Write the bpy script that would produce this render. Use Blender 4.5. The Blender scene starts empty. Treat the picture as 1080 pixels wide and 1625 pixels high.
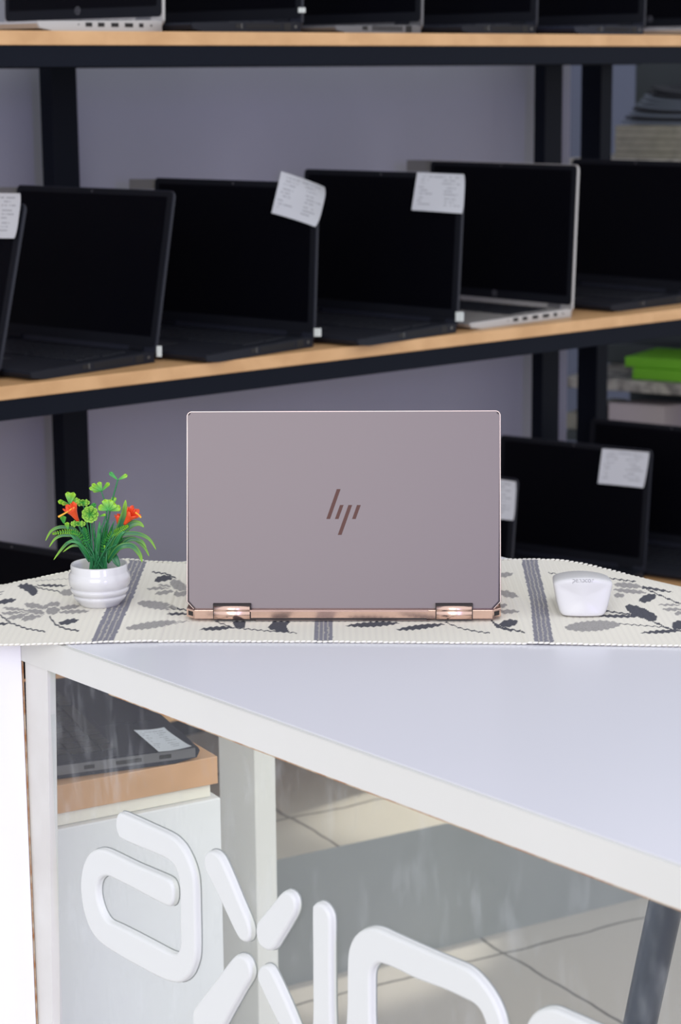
import bpy, bmesh, math, random
import numpy as np
from mathutils import Vector, Matrix
random.seed(4)
SC = bpy.context.scene
COL = SC.collection
V = Vector
# ------------------------------------------------------------------ camera
FPX, PITCH, ROLL = 3377.17, math.radians(11.62297), math.radians(-.529414)
CAM = V((0, 0, 1.47))
cF = V((0, math.cos(PITCH), -math.sin(PITCH)))
_U = V((0, math.sin(PITCH), math.cos(PITCH)))
_R = V((1, 0, 0))
cR = _R*math.cos(ROLL) + _U*math.sin(ROLL)
cU = _U*math.cos(ROLL) - _R*math.sin(ROLL)
cd = bpy.data.cameras.new('camera')
cam = bpy.data.objects.new('camera', cd); COL.objects.link(cam)
cd.sensor_fit = 'HORIZONTAL'; cd.sensor_width = 36; cd.lens = 36*FPX/1080
cd.clip_start = .05
m = Matrix.Identity(4)
for i in range(3):
    m[i][0] = cR[i]; m[i][1] = cU[i]; m[i][2] = -cF[i]; m[i][3] = CAM[i]
cam.matrix_world = m
SC.camera = cam
cd.dof.use_dof = True; cd.dof.focus_distance = 2.08; cd.dof.aperture_fstop = 14
# ------------------------------------------------------------------ world, light, exposure
SC.view_settings.view_transform = 'Standard'; SC.view_settings.look = 'None'
SC.view_settings.gamma = 1; SC.view_settings.use_curve_mapping = False
SC.view_settings.exposure = -0.1
w = bpy.data.worlds.new('world'); SC.world = w; w.use_nodes = True
w.node_tree.nodes['Background'].inputs[0].default_value = (.93, .95, 1, 1)
w.node_tree.nodes['Background'].inputs[1].default_value = 1.1
def area(name, loc, to, size, power, col=(1, 1, 1)):
    l = bpy.data.lights.new(name, 'AREA'); l.shape = 'RECTANGLE'; l.size, l.size_y = size
    l.energy = power; l.color = col
    o = bpy.data.objects.new(name, l); COL.objects.link(o); o.location = loc
    o.rotation_euler = (V(to)-V(loc)).to_track_quat('-Z', 'Y').to_euler()
    return o
area('shop_window_light', (-1.5, -5.5, 3.7), (0, 2.6, .8), (5, 3.6), 310, (1, .985, .96))
area('added_violet_fill', (1.55, -1.2, 1.75), (.1, 2.05, 1.05), (.45, .7), 26, (.46, .36, 1))  # violet light added to tint the lid's right side; no real sign there
sl = bpy.data.lights.new('added_sun_patch_spot', 'SPOT'); sl.energy = 120; sl.spot_size = math.radians(15); sl.spot_blend = .6; sl.shadow_soft_size = .03; sl.color = (1, .93, .82)  # spot added to stand in for the patch of sunlight on the step
so = bpy.data.objects.new('added_sun_patch_spot', sl); COL.objects.link(so); so.location = (1.15, 4.10, 1.30)
so.rotation_euler = (V((.20, 3.52, .223))-V(so.location)).to_track_quat('-Z', 'Y').to_euler()
area('added_under_counter_fill', (.16, 2.02, .90), (.16, 2.02, 0), (.25, .5), 2.6, (1, .97, .92))  # unseen fill added to brighten the space behind the glass
# ------------------------------------------------------------------ projection helpers (pixel -> place)
SA = math.radians(39.95)
S = V((math.cos(SA), math.sin(SA), 0)); Cc = V((math.sin(SA), -math.cos(SA), 0)); UP = V((0, 0, 1))
def ray(x, y): return cF + cR*((x-540)/FPX) - cU*((y-812.5)/FPX)
def onZ(x, y, z):
    d = ray(x, y); return CAM + d*((z-CAM.z)/d.z)
def onP(x, y, P, n):
    d = ray(x, y); return CAM + d*((P-CAM).dot(n)/d.dot(n))
CZ = .95
G = onZ(89, 1020, CZ)                     # point on the counter's glass side
# ------------------------------------------------------------------ materials
def mat(name, col, rough=.5, metal=0, spec=.5, bump=None, noise=None, coat=0, attr=None):
    m = bpy.data.materials.new(name); m.use_nodes = True
    nt = m.node_tree; b = nt.nodes['Principled BSDF']
    b.inputs['Base Color'].default_value = (*col, 1); b.inputs['Roughness'].default_value = rough
    b.inputs['Metallic'].default_value = metal; b.inputs['Specular IOR Level'].default_value = spec
    b.inputs['Coat Weight'].default_value = coat
    tc = nt.nodes.new('ShaderNodeTexCoord')
    if noise:
        sc, col2, lo, hi = noise
        n = nt.nodes.new('ShaderNodeTexNoise'); n.inputs['Scale'].default_value = sc; n.inputs['Detail'].default_value = 5
        nt.links.new(tc.outputs['Object'], n.inputs['Vector'])
        r = nt.nodes.new('ShaderNodeValToRGB')
        r.color_ramp.elements[0].position = lo; r.color_ramp.elements[0].color = (*col2, 1)
        r.color_ramp.elements[1].position = hi; r.color_ramp.elements[1].color = (*col, 1)
        nt.links.new(n.outputs['Fac'], r.inputs['Fac']); nt.links.new(r.outputs['Color'], b.inputs['Base Color'])
    if attr:
        a = nt.nodes.new('ShaderNodeAttribute'); a.attribute_name = attr
        nt.links.new(a.outputs['Color'], b.inputs['Base Color'])
    if bump:
        sc, st = bump
        n = nt.nodes.new('ShaderNodeTexNoise'); n.inputs['Scale'].default_value = sc
        nt.links.new(tc.outputs['Object'], n.inputs['Vector'])
        bp = nt.nodes.new('ShaderNodeBump'); bp.inputs['Strength'].default_value = st; bp.inputs['Distance'].default_value = .001
        nt.links.new(n.outputs['Fac'], bp.inputs['Height']); nt.links.new(bp.outputs['Normal'], b.inputs['Normal'])
    return m
def wood(name, c1, c2, ang=0, rough=.45):
    m = mat(name, c1, rough); nt = m.node_tree; b = nt.nodes['Principled BSDF']
    tc = nt.nodes.new('ShaderNodeTexCoord'); mp = nt.nodes.new('ShaderNodeMapping'); mp.vector_type = 'TEXTURE'
    mp.inputs['Rotation'].default_value = (0, 0, ang); mp.inputs['Scale'].default_value = (9, .5, .35)
    n = nt.nodes.new('ShaderNodeTexNoise'); n.inputs['Scale'].default_value = 7; n.inputs['Detail'].default_value = 8; n.inputs['Distortion'].default_value = .4
    r = nt.nodes.new('ShaderNodeValToRGB'); r.color_ramp.elements[0].position = .35; r.color_ramp.elements[1].position = .65
    r.color_ramp.elements[0].color = (*c2, 1); r.color_ramp.elements[1].color = (*c1, 1)
    nt.links.new(tc.outputs['Object'], mp.inputs['Vector']); nt.links.new(mp.outputs[0], n.inputs['Vector'])
    nt.links.new(n.outputs['Fac'], r.inputs['Fac']); nt.links.new(r.outputs[0], b.inputs['Base Color'])
    return m
def tiles(name, origin, ang, size, c1, cm):
    m = mat(name, c1, .45); nt = m.node_tree; b = nt.nodes['Principled BSDF']
    g = nt.nodes.new('ShaderNodeNewGeometry'); mp = nt.nodes.new('ShaderNodeMapping'); mp.vector_type = 'TEXTURE'
    mp.inputs['Location'].default_value = origin; mp.inputs['Rotation'].default_value = (0, 0, ang)
    nz = nt.nodes.new('ShaderNodeTexNoise'); nz.inputs['Scale'].default_value = 9
    nt.links.new(g.outputs['Position'], nz.inputs['Vector'])
    vm = nt.nodes.new('ShaderNodeMixRGB'); vm.blend_type = 'LINEAR_LIGHT'; vm.inputs[0].default_value = .012
    br = nt.nodes.new('ShaderNodeTexBrick'); br.offset = 0; br.squash = 1
    br.inputs['Color1'].default_value = (*c1, 1); br.inputs['Color2'].default_value = (*c1, 1); br.inputs['Mortar'].default_value = (*cm, 1)
    br.inputs['Scale'].default_value = 1; br.inputs['Brick Width'].default_value = size; br.inputs['Row Height'].default_value = size
    br.inputs['Mortar Size'].default_value = .0035; br.inputs['Mortar Smooth'].default_value = .4
    nt.links.new(g.outputs['Position'], mp.inputs['Vector']); nt.links.new(mp.outputs[0], vm.inputs[1]); nt.links.new(nz.outputs['Color'], vm.inputs[2])
    nt.links.new(vm.outputs[0], br.inputs['Vector']); nt.links.new(br.outputs['Color'], b.inputs['Base Color'])
    return m
def glassmat(name):
    m = bpy.data.materials.new(name); m.use_nodes = True; nt = m.node_tree; nt.nodes.clear()
    out = nt.nodes.new('ShaderNodeOutputMaterial'); tr = nt.nodes.new('ShaderNodeBsdfTransparent'); tr.inputs[0].default_value = (.95, .97, .965, 1)
    gl = nt.nodes.new('ShaderNodeBsdfGlossy'); gl.inputs['Roughness'].default_value = .03
    fr = nt.nodes.new('ShaderNodeFresnel'); fr.inputs[0].default_value = 1.3
    gg = nt.nodes.new('ShaderNodeNewGeometry'); fm = nt.nodes.new('ShaderNodeMath'); fm.operation = 'SUBTRACT'; fm.use_clamp = True
    nt.links.new(fr.outputs[0], fm.inputs[0]); nt.links.new(gg.outputs['Backfacing'], fm.inputs[1])
    m1 = nt.nodes.new('ShaderNodeMixShader'); nt.links.new(fm.outputs[0], m1.inputs[0]); nt.links.new(tr.outputs[0], m1.inputs[1]); nt.links.new(gl.outputs[0], m1.inputs[2])
    df = nt.nodes.new('ShaderNodeBsdfDiffuse'); df.inputs[0].default_value = (.75, .78, .82, 1)
    tc = nt.nodes.new('ShaderNodeTexCoord'); mp = nt.nodes.new('ShaderNodeMapping'); mp.inputs['Scale'].default_value = (1, 1, .35)
    mp.inputs['Rotation'].default_value = (.25, .1, 0)
    n = nt.nodes.new('ShaderNodeTexNoise'); n.inputs['Scale'].default_value = 55; n.inputs['Detail'].default_value = 4
    n2 = nt.nodes.new('ShaderNodeTexNoise'); n2.inputs['Scale'].default_value = 7
    r = nt.nodes.new('ShaderNodeMapRange'); r.inputs[1].default_value = .57; r.inputs[2].default_value = .75; r.inputs[3].default_value = .02; r.inputs[4].default_value = .16
    mu = nt.nodes.new('ShaderNodeMath'); mu.operation = 'MULTIPLY'
    r2 = nt.nodes.new('ShaderNodeMapRange'); r2.inputs[1].default_value = .35; r2.inputs[2].default_value = .65; r2.inputs[3].default_value = .5; r2.inputs[4].default_value = 1
    nt.links.new(tc.outputs['Object'], mp.inputs['Vector']); nt.links.new(mp.outputs[0], n.inputs['Vector']); nt.links.new(tc.outputs['Object'], n2.inputs['Vector'])
    nt.links.new(n.outputs['Fac'], r.inputs[0]); nt.links.new(n2.outputs['Fac'], r2.inputs[0]); nt.links.new(r.outputs[0], mu.inputs[0]); nt.links.new(r2.outputs[0], mu.inputs[1])
    m2 = nt.nodes.new('ShaderNodeMixShader'); nt.links.new(mu.outputs[0], m2.inputs[0]); nt.links.new(m1.outputs[0], m2.inputs[1]); nt.links.new(df.outputs[0], m2.inputs[2])
    nt.links.new(m2.outputs[0], out.inputs[0])
    return m
M = dict(
    wall=mat('grey_wall_paint', (.36, .365, .455), .8, bump=(40, .1), noise=(1.1, (.31, .325, .385), .35, .65)),
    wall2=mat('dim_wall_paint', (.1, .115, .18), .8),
    steel=mat('black_powder_coat', (.004, .006, .012), .6, spec=.12),
    shelfwood=wood('oak_laminate', (.66, .40, .19), (.56, .325, .145), -SA),
    deskwood=wood('beech_laminate', (.66, .38, .21), (.58, .33, .17), -math.radians(30)),
    trim=mat('white_edge_panel', (.665, .67, .64), .35, noise=(3, (.635, .64, .61), .3, .6)),
    panel=mat('white_gloss_panel', (.93, .935, .95), .3, noise=(5, (.88, .88, .9), .25, .5)),
    postw=mat('white_frame_paint', (.70, .70, .68), .5, noise=(9, (.62, .61, .585), .35, .6)),
    cream=mat('cream_post_paint', (.86, .85, .80), .5),
    laminate=mat('cool_white_laminate', (.70, .705, .755), .22, spec=.35, noise=(2.5, (.68, .69, .745), .3, .7)),
    chip=mat('raw_board_edge', (.36, .16, .06), .8, noise=(60, (.5, .4, .28), .4, .6)),
    foam=mat('white_foam_letter', (.68, .70, .69), .6),
    letteredge=mat('letter_edge', (.30, .32, .32), .7),
    glass=glassmat('smudged_glass'),
    blackp=mat('black_laptop_plastic', (.006, .007, .011), .55, spec=.2),
    blackd=mat('black_deck_plastic', (.008, .010, .017), .6, spec=.25),
    navyp=mat('navy_laptop_plastic', (.006, .009, .022), .5, spec=.3),
    screen=mat('dark_display', (.0012, .0013, .003), .45, spec=.08),
    frame=mat('laptop_frame_edge', (.012, .014, .024), .5, spec=.4),
    key=mat('key_cap', (.010, .012, .018), .45, spec=.5),
    silver=mat('silver_aluminium', (.52, .51, .50), .38, metal=.55),
    greyal=mat('grey_aluminium', (.16, .16, .17), .42, metal=.5),
    port=mat('port_black', (.004, .004, .005), .6),
    portmetal=mat('port_metal', (.2, .2, .19), .4, metal=.7),
    logo=mat('screen_logo_grey', (.10, .10, .115), .5),
    paper=mat('label_paper', (.66, .69, .74), .7),
    ink=mat('label_ink', (.38, .40, .44), .8),
    tag=mat('small_white_tag', (.72, .78, .76), .6),
    tape=mat('beige_tape', (.20, .20, .20), .8),
    lid=mat('rose_grey_lid', (.114, .098, .107), .38, metal=.8, spec=.4),
    lidedge=mat('polished_rose_edge', (.34, .28, .275), .3, metal=1),
    copper=mat('copper_rose_metal', (.86, .60, .50), .22, metal=1),
    coppers=mat('satin_copper', (.66, .46, .40), .35, metal=.85),
    bronze=mat('bronze_logo', (.085, .032, .026), .4, spec=.2),
    dark=mat('dark_gap', (.02, .015, .015), .5),
    ceramic=mat('white_ceramic', (.67, .67, .67), .18, spec=.6, coat=.3),
    soil=mat('pale_filler', (.55, .52, .44), .9),
    mouse=mat('white_mouse_plastic', (.63, .63, .63), .32, spec=.4),
    mousetext=mat('faint_grey_print', (.42, .42, .44), .6),
    cloth=mat('runner_cloth', (1, 1, 1), .95, spec=.1, attr='pattern'),
    braid=mat('cream_braid', (.78, .77, .69), .9),
    stem=mat('green_stem', (.022, .19, .065), .4),
    leaf=mat('leaf_plastic', (1, 1, 1), .38, attr='tint'),
    flower=mat('orange_flower', (.86, .085, .02), .45),
    stamen=mat('yellow_pistil', (.85, .42, .03), .5),
    greybox=mat('step_riser_paint', (.33, .345, .335), .7, noise=(5, (.295, .31, .30), .3, .65)),
    cab=mat('white_cabinet', (.84, .85, .88), .5, noise=(4, (.80, .81, .82), .3, .6)),
    cabc=mat('cream_cabinet_rail', (.84, .81, .72), .6),
    leg=mat('dark_blue_steel', (.022, .03, .05), .35, spec=.5),
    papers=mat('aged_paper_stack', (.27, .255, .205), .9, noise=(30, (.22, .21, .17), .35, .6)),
    mags=mat('grey_magazine', (.10, .12, .155), .6), magd=mat('dark_magazine', (.008, .01, .018), .6),
    marble=mat('marbled_board', (.36, .34, .30), .5, noise=(28, (.15, .14, .13), .42, .58)),
    green=mat('bright_green_folder', (.13, .40, .008), .6),
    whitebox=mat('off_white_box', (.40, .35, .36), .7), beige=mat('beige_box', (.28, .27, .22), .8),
    greycase=mat('dark_grey_case', (.045, .055, .06), .7), orange=mat('orange_ball', (.42, .12, .045), .6), brownb=mat('brown_cover', (.07, .05, .05), .8),
)
# ------------------------------------------------------------------ object helpers
def tag(o, label=None, cat=None, group=None, kind=None):
    if label: o['label'] = label
    if cat: o['category'] = cat
    if group: o['group'] = group
    if kind: o['kind'] = kind
    return o
def thing(name, loc, label, cat, rz=0, group=None):
    o = bpy.data.objects.new(name, None); COL.objects.link(o); o.empty_display_size = .05
    o.location = loc; o.rotation_euler = (0, 0, rz)
    return tag(o, label, cat, group)
def rootmat(o): return Matrix.Translation(o.location) @ Matrix.Rotation(o.rotation_euler[2], 4, 'Z')
def obj(name, bm, mats, parent=None, world=False, smooth=False, solid=0):
    """link a bmesh; world=True: its vertices are in world space and are moved into the parent's space"""
    if world and parent is not None:
        p = parent
        while p.parent: p = p.parent
        bmesh.ops.transform(bm, matrix=rootmat(p).inverted(), verts=bm.verts)
    bmesh.ops.recalc_face_normals(bm, faces=bm.faces)
    me = bpy.data.meshes.new(name); bm.to_mesh(me); bm.free()
    for mm in (mats if isinstance(mats, (list, tuple)) else [mats]): me.materials.append(mm)
    if smooth:
        for p in me.polygons: p.use_smooth = True
    o = bpy.data.objects.new(name, me); COL.objects.link(o); o.parent = parent
    if solid:
        md = o.modifiers.new('thickness', 'SOLIDIFY'); md.thickness = solid; md.offset = 0
    return o
def NB(): return bmesh.new()
def box(bm, lo, hi, bev=0, axes=None, org=None, seg=2, mi=0):
    """axis box between lo and hi; axes=(ex,ey,ez) & org place it in a rotated frame"""
    vs = []
    for x in (lo[0], hi[0]):
        for y in (lo[1], hi[1]):
            for z in (lo[2], hi[2]):
                p = V((x, y, z))
                if axes: p = org + axes[0]*x + axes[1]*y + axes[2]*z
                vs.append(bm.verts.new(p))
    fs = []
    for q in ((0, 1, 3, 2), (4, 6, 7, 5), (0, 4, 5, 1), (2, 3, 7, 6), (0, 2, 6, 4), (1, 5, 7, 3)):
        f = bm.faces.new([vs[i] for i in q]); f.material_index = mi; fs.append(f)
    if bev:
        es = list({e for f in fs for e in f.edges})
        bmesh.ops.bevel(bm, geom=es, offset=bev, segments=seg, affect='EDGES', profile=.5)
    return bm
def prism(bm, pts, nrm, th, bev=0, seg=3, mi=0):
    """closed outline (3D points) pushed along nrm by th"""
    a = [bm.verts.new(p) for p in pts]; b = [bm.verts.new(p + nrm*th) for p in pts]
    f0 = bm.faces.new(a[::-1]); f1 = bm.faces.new(b); fs = [f0, f1]
    n = len(pts)
    for i in range(n): fs.append(bm.faces.new((a[i], a[(i+1) % n], b[(i+1) % n], b[i])))
    for f in fs: f.material_index = mi
    if bev: bmesh.ops.bevel(bm, geom=list(f1.edges), offset=bev, segments=seg, affect='EDGES', profile=.5)
    return bm
def smooth_closed(pts, k=4):
    out = []; n = len(pts)
    for i in range(n):
        p0, p1, p2, p3 = (pts[(i+j-1) % n] for j in range(4))
        for s in range(k):
            t = s/k
            out.append(tuple(.5*((2*p1[a]) + (-p0[a]+p2[a])*t + (2*p0[a]-5*p1[a]+4*p2[a]-p3[a])*t*t + (-p0[a]+3*p1[a]-3*p2[a]+p3[a])*t**3) for a in (0, 1)))
    return out
def spline(pts, k=6):
    out = []; n = len(pts)
    g = lambda i: pts[max(0, min(n-1, i))]
    for i in range(n-1):
        p0, p1, p2, p3 = g(i-1), g(i), g(i+1), g(i+2)
        for s in range(k):
            t = s/k; out.append(.5*((2*p1) + (p2-p0)*t + (2*p0-5*p1+4*p2-p3)*t*t + (3*p1-p0-3*p2+p3)*t**3))
    out.append(pts[-1].copy()); return out
def rrect(w, h, r, n=5):
    pts = []
    for cx, cy, a0 in ((w-r, h-r, 0), (r, h-r, 90), (r, r, 180), (w-r, r, 270)):
        for i in range(n+1):
            a = math.radians(a0 + 90*i/n); pts.append((cx + r*math.cos(a), cy + r*math.sin(a)))
    return pts
def tube(bm, pts, rad, n=8, mi=0):
    rings = []
    for i, p in enumerate(pts):
        d = (pts[min(i+1, len(pts)-1)] - pts[max(i-1, 0)]).normalized()
        a = d.cross(V((.3, .9, .1))).normalized(); b = d.cross(a)
        r = rad[i] if isinstance(rad, (list, tuple)) else rad
        rings.append([bm.verts.new(p + (a*math.cos(2*math.pi*k/n) + b*math.sin(2*math.pi*k/n))*r) for k in range(n)])
    for i in range(len(rings)-1):
        for k in range(n):
            f = bm.faces.new((rings[i][k], rings[i][(k+1) % n], rings[i+1][(k+1) % n], rings[i+1][k])); f.material_index = mi
    for rg in (rings[0][::-1], rings[-1]): bm.faces.new(rg).material_index = mi
    return bm
def lathe(bm, prof, c, n=64):
    rings = [[bm.verts.new(c + V((r*math.cos(2*math.pi*k/n), r*math.sin(2*math.pi*k/n), z))) for k in range(n)] for r, z in prof]
    for i in range(len(rings)-1):
        for k in range(n): bm.faces.new((rings[i][k], rings[i][(k+1) % n], rings[i+1][(k+1) % n], rings[i+1][k]))
    bm.faces.new(rings[0][::-1]); bm.faces.new(rings[-1]); return bm
def struct(name, bm, m): return tag(obj(name, bm, m), kind='structure')
# ------------------------------------------------------------------ the room
D30 = V((math.cos(math.radians(30.1)), math.sin(math.radians(30.1)), 0)); N30 = V((D30.y, -D30.x, 0))   # second direction in the room
P0 = CAM + ray(160, 600)*3.2               # a point on the front plane of the shelf unit
Z1, Z0, Z2 = 1.0305, .485, 1.535           # tops of middle, lower and upper shelf boards
FA = onZ(463, 1563, 0); FB = onZ(800, 1512, 0); FC = onZ(461, 1298, .223)
bm = NB(); box(bm, (-6, -3, -.05), (6, 8, 0)); struct('floor', bm, tiles('floor_tiles', FB, math.radians(30.1), .52, (.54, .50, .45), (.15, .14, .13)))
bm = NB(); box(bm, (-2.2, 0, 0), (2.6, 3.2, .223), axes=(D30, -N30, UP), org=V((FA.x, FA.y, 0)))
pl = struct('floor_step', bm, [tiles('platform_tiles', FC, math.radians(30.1), .52, (.62, .58, .50), (.22, .20, .18)), M['greybox']])
for p in pl.data.polygons: p.material_index = 0 if p.normal.z > .5 else 1
WP = P0 - Cc*.56                            # face of the back wall
we = onP(903, 300, WP, Cc); L_end = (we - WP).dot(S)
bm = NB(); box(bm, (-3.0, -.1, .223), (L_end, 0, 2.9), axes=(S, Cc, UP), org=V((WP.x, WP.y, 0))); struct('wall_back', bm, M['wall'])
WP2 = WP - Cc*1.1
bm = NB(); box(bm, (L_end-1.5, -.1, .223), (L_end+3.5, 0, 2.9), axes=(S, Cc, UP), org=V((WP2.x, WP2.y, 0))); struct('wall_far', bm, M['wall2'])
# ------------------------------------------------------------------ shelf unit
def bx_s(bm, s0, s1, b0, b1, z0, z1, bev=.0008):
    """box in the shelf frame: along s, b metres behind the front plane"""
    return box(bm, (s0, -b1, z0), (s1, -b0, z1), bev=bev, axes=(S, Cc, UP), org=V((P0.x, P0.y, 0)))
su = thing('display_shelf', V((P0.x, P0.y, .223)), 'long black steel shelf unit with oak boards carrying rows of laptops behind the counter', 'shelf')
for z in (Z0, Z1, Z2):
    obj('shelf_board', bx_s(NB(), -1.5, 1.66, -.003, .455, z-.0205, z, .0015), M['shelfwood'], su, True)
    obj('front_beam', bx_s(NB(), -1.5, 1.66, 0, .03, z-.051, z-.0207), M['steel'], su, True)
    obj('back_beam', bx_s(NB(), -1.5, 1.66, .426, .455, z-.051, z-.0207), M['steel'], su, True)
PB = P0 - Cc*.47
def post(x0, xm, x1, y, side_left=True):
    a = onP(xm, y, PB, Cc)
    if True:
        e = onP(x1, y, PB, Cc); w_ = (e-a).dot(S)
        q = onP(x0, y, a, S); dd = (a-q).dot(Cc)
        org = V((a.x, a.y, 0)); bm = NB()
        box(bm, (0, -abs(dd), .223), (w_, 0, 2.3), bev=.001, axes=(S, Cc, UP), org=org)
        return obj('post', bm, M['steel'], su, True)
post(61.5, 80, 121.2, 110); post(847.5, 865, 893, 105); post(922, 954, 972, 105)
for s0 in (-1.5, 1.61): obj('post', bx_s(NB(), s0, s0+.05, .0, .03, .223, 2.3), M['steel'], su, True)
# ------------------------------------------------------------------ laptops
def text_label(corners, nrm, curl=.004, lines=9, seed=0):
    """paper label with rows of faint print; corners TL,TR,BR,BL"""
    rnd = random.Random(seed); bm = NB(); N = 40; Mr = 36
    TL, TR, BR, BL = corners
    rows = {}
    for i in range(lines):
        y = 3 + i*(Mr-6)//lines
        rows[y] = [(rnd.uniform(.05, .12), rnd.uniform(.15, .38)), (rnd.uniform(.52, .62), rnd.uniform(.72, .94))] if i else [(.12, .88)]
    g = []
    for j in range(Mr+1):
        v = j/Mr; r = []
        for i in range(N+1):
            u = i/N
            p = (TL*(1-u)+TR*u)*(1-v) + (BL*(1-u)+BR*u)*v
            r.append(bm.verts.new(p + nrm*(curl*((2*u-1)**2*.6 + (2*v-1)**4*.8*u))))
        g.append(r)
    for j in range(Mr):
        for i in range(N):
            f = bm.faces.new((g[j][i], g[j][i+1], g[j+1][i+1], g[j+1][i])); u = (i+.5)/N
            if j in rows and any(a < u < b for a, b in rows[j]) and rnd.random() < .8: f.material_index = 1
    return bm
def laptop(name, label, bx, by, z, a, W, L, rec, D, style='black', group=None, t=.018, ports='dell', keys=True):
    r = thing(name, V((bx, by, z)), label, 'laptop', -a, group)
    base = dict(black=M['blackd'], silver=M['silver'], grey=M['greyal'], navy=M['navyp'])[style]
    shell = dict(black=M['blackp'], silver=M['silver'], grey=M['greyal'], navy=M['navyp'])[style]
    edge = dict(black=M['frame'], silver=M['silver'], grey=M['greyal'], navy=M['frame'])[style]
    tf = t*.78
    # base: side profile (y,z) thinner to the front, undercut at the front edge
    prof = [(0, .0003), (-D+.03, .0003), (-D+.004, .004), (-D, tf*.75), (-D+.002, tf), (-.012, t), (0, t-.002)]
    bm = NB(); prism(bm, [V((-W, y, zz)) for y, zz in prof], V((1, 0, 0)), W)
    bmesh.ops.bevel(bm, geom=[e for e in bm.edges if abs((e.verts[0].co-e.verts[1].co).x) < 1e-6], offset=.0012, segments=2, affect='EDGES')
    b = obj('base', bm, base, r)
    slope = (t-tf)/(D-.014)
    dz = lambda y: t + (y+.012)*slope
    if keys:
        bm = NB(); kw = (W-.05)/14.5
        for rr in range(6):
            y1 = -.035 - rr*.0185; n = 14
            for k in range(n):
                if rr == 5 and 4 <= k <= 8:
                    if k > 4: continue
                    x0 = -W+.025+k*kw*1.036; x1 = x0+kw*5.0
                else:
                    x0 = -W+.025+k*kw*1.036+(rr % 3)*.0015; x1 = x0+kw*.86
                box(bm, (x0, y1-.0155, dz(y1)-.0015), (min(x1, -.022), y1, dz(y1)+.0014), .0004, seg=1)
        obj('keyboard', bm, M['key'], b)
        bm = NB(); box(bm, (-W/2-.05, -D+.02, dz(-D+.05)-.001), (-W/2+.05, -D+.085, dz(-D+.05)+.0009), .0004, seg=1)
        obj('trackpad', bm, shell if style != 'black' else M['key'], b)
    # ports on the right side
    def port(y0, y1, z0, z1, m, nm='port'):
        bm = NB(); box(bm, (-.0015, y0, z0), (.0004, y1, z1)); obj(nm, bm, m, b)
    zc = t*.55
    if ports == 'silver':
        for y0, w_ in ((-.16, .013), (-.135, .013), (-.108, .015), (-.08, .017), (-.05, .009)): port(y0, y0+w_, zc-.003, zc+.003, M['port'])
        port(-.175, -.173, zc-.001, zc+.001, M['port']); port(-.026, -.023, zc-.0015, zc+.0015, M['port'])
    else:
        port(-.155, -.142, zc-.003, zc+.003, M['port']); port(-.142, -.1405, zc-.004, zc+.004, M['portmetal'])
        bm = NB()
        for k in range(18): box(bm, (-.001, -.13+k*.0045, zc-.004), (.0004, -.1275+k*.0045, zc+.004))
        obj('vent', bm, M['port'], b)
        port(-.042, -.026, zc-.006, zc+.005, M['port']); port(-.016, -.012, zc-.002, zc+.002, M['portmetal'])
    # lid, leaning back by rec
    Rm = Matrix.Translation((0, 0, t)) @ Matrix.Rotation(-rec, 4, 'X')
    for x in (-.055, -W+.025):
        obj('hinge', tube(NB(), [V((x, .001, t+.001)), V((x+.03, .001, t+.001))], .005, 12), M['blackp'] if style != 'silver' else M['greyal'], b)
    bm = NB(); rr_ = rrect(W, L, .008)
    prism(bm, [V((x-W, .0004, y*(L+.012)/L-.008)) for x, y in rr_], V((0, 1, 0)), .0052, .0014)
    bmesh.ops.transform(bm, matrix=Rm, verts=bm.verts)
    lid = obj('lid', bm, edge, r)
    bm = NB(); rr2 = rrect(W-.0035, L-.0035, .007)
    prism(bm, [V((x-W+.00175, .0004, y+.00575)) for x, y in rr2], V((0, -1, 0)), .0011, .0004)
    bmesh.ops.transform(bm, matrix=Rm, verts=bm.verts); obj('screen_bezel', bm, M['blackp'], lid)
    bm = NB(); prism(bm, [V((-W+.012, -.0011, .022)), V((-.012, -.0011, .022)), V((-.012, -.0011, L-.006)), V((-W+.012, -.0011, L-.006))], V((0, -1, 0)), .0003)
    bmesh.ops.transform(bm, matrix=Rm, verts=bm.verts); obj('screen', bm, M['screen'], lid)
    bm = NB(); tube(bm, [V((-W/2, -.001, L-.0015)), V((-W/2, -.0016, L-.0015))], .0016, 12)
    bmesh.ops.transform(bm, matrix=Rm, verts=bm.verts); obj('webcam', bm, M['logo'], lid)
    mw = rootmat(r) @ Rm
    r_n = (mw.to_3x3() @ V((0, -1, 0))).normalized(); r_p = mw @ V((0, 0, 0))
    return r, lid, r_p, r_n
def add_label(L4, px, seed, off=.004, curl=.004, sub='price_label'):
    r, lid, P, n = L4
    cs = [onP(x, y, P + n*off, n) for x, y in px]
    o = obj(sub, text_label(cs, n, curl, seed=seed), [M['paper'], M['ink']], r, True, solid=.0002)
    o['label'] = 'white printed price label stuck on the screen corner'
def add_tagpx(L4, x0, y0, x1, y1, off=.0035):
    r, lid, P, n = L4
    pts = [onP(x, y, P + n*off, n) for x, y in ((x0, y1), (x1, y1), (x1, y0), (x0, y0))]
    bm = NB(); prism(bm, pts, -n, .002); o = obj('small_tag', bm, M['tag'], r, True)
    o['label'] = 'tiny white tag wrapped on the lid edge'
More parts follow.
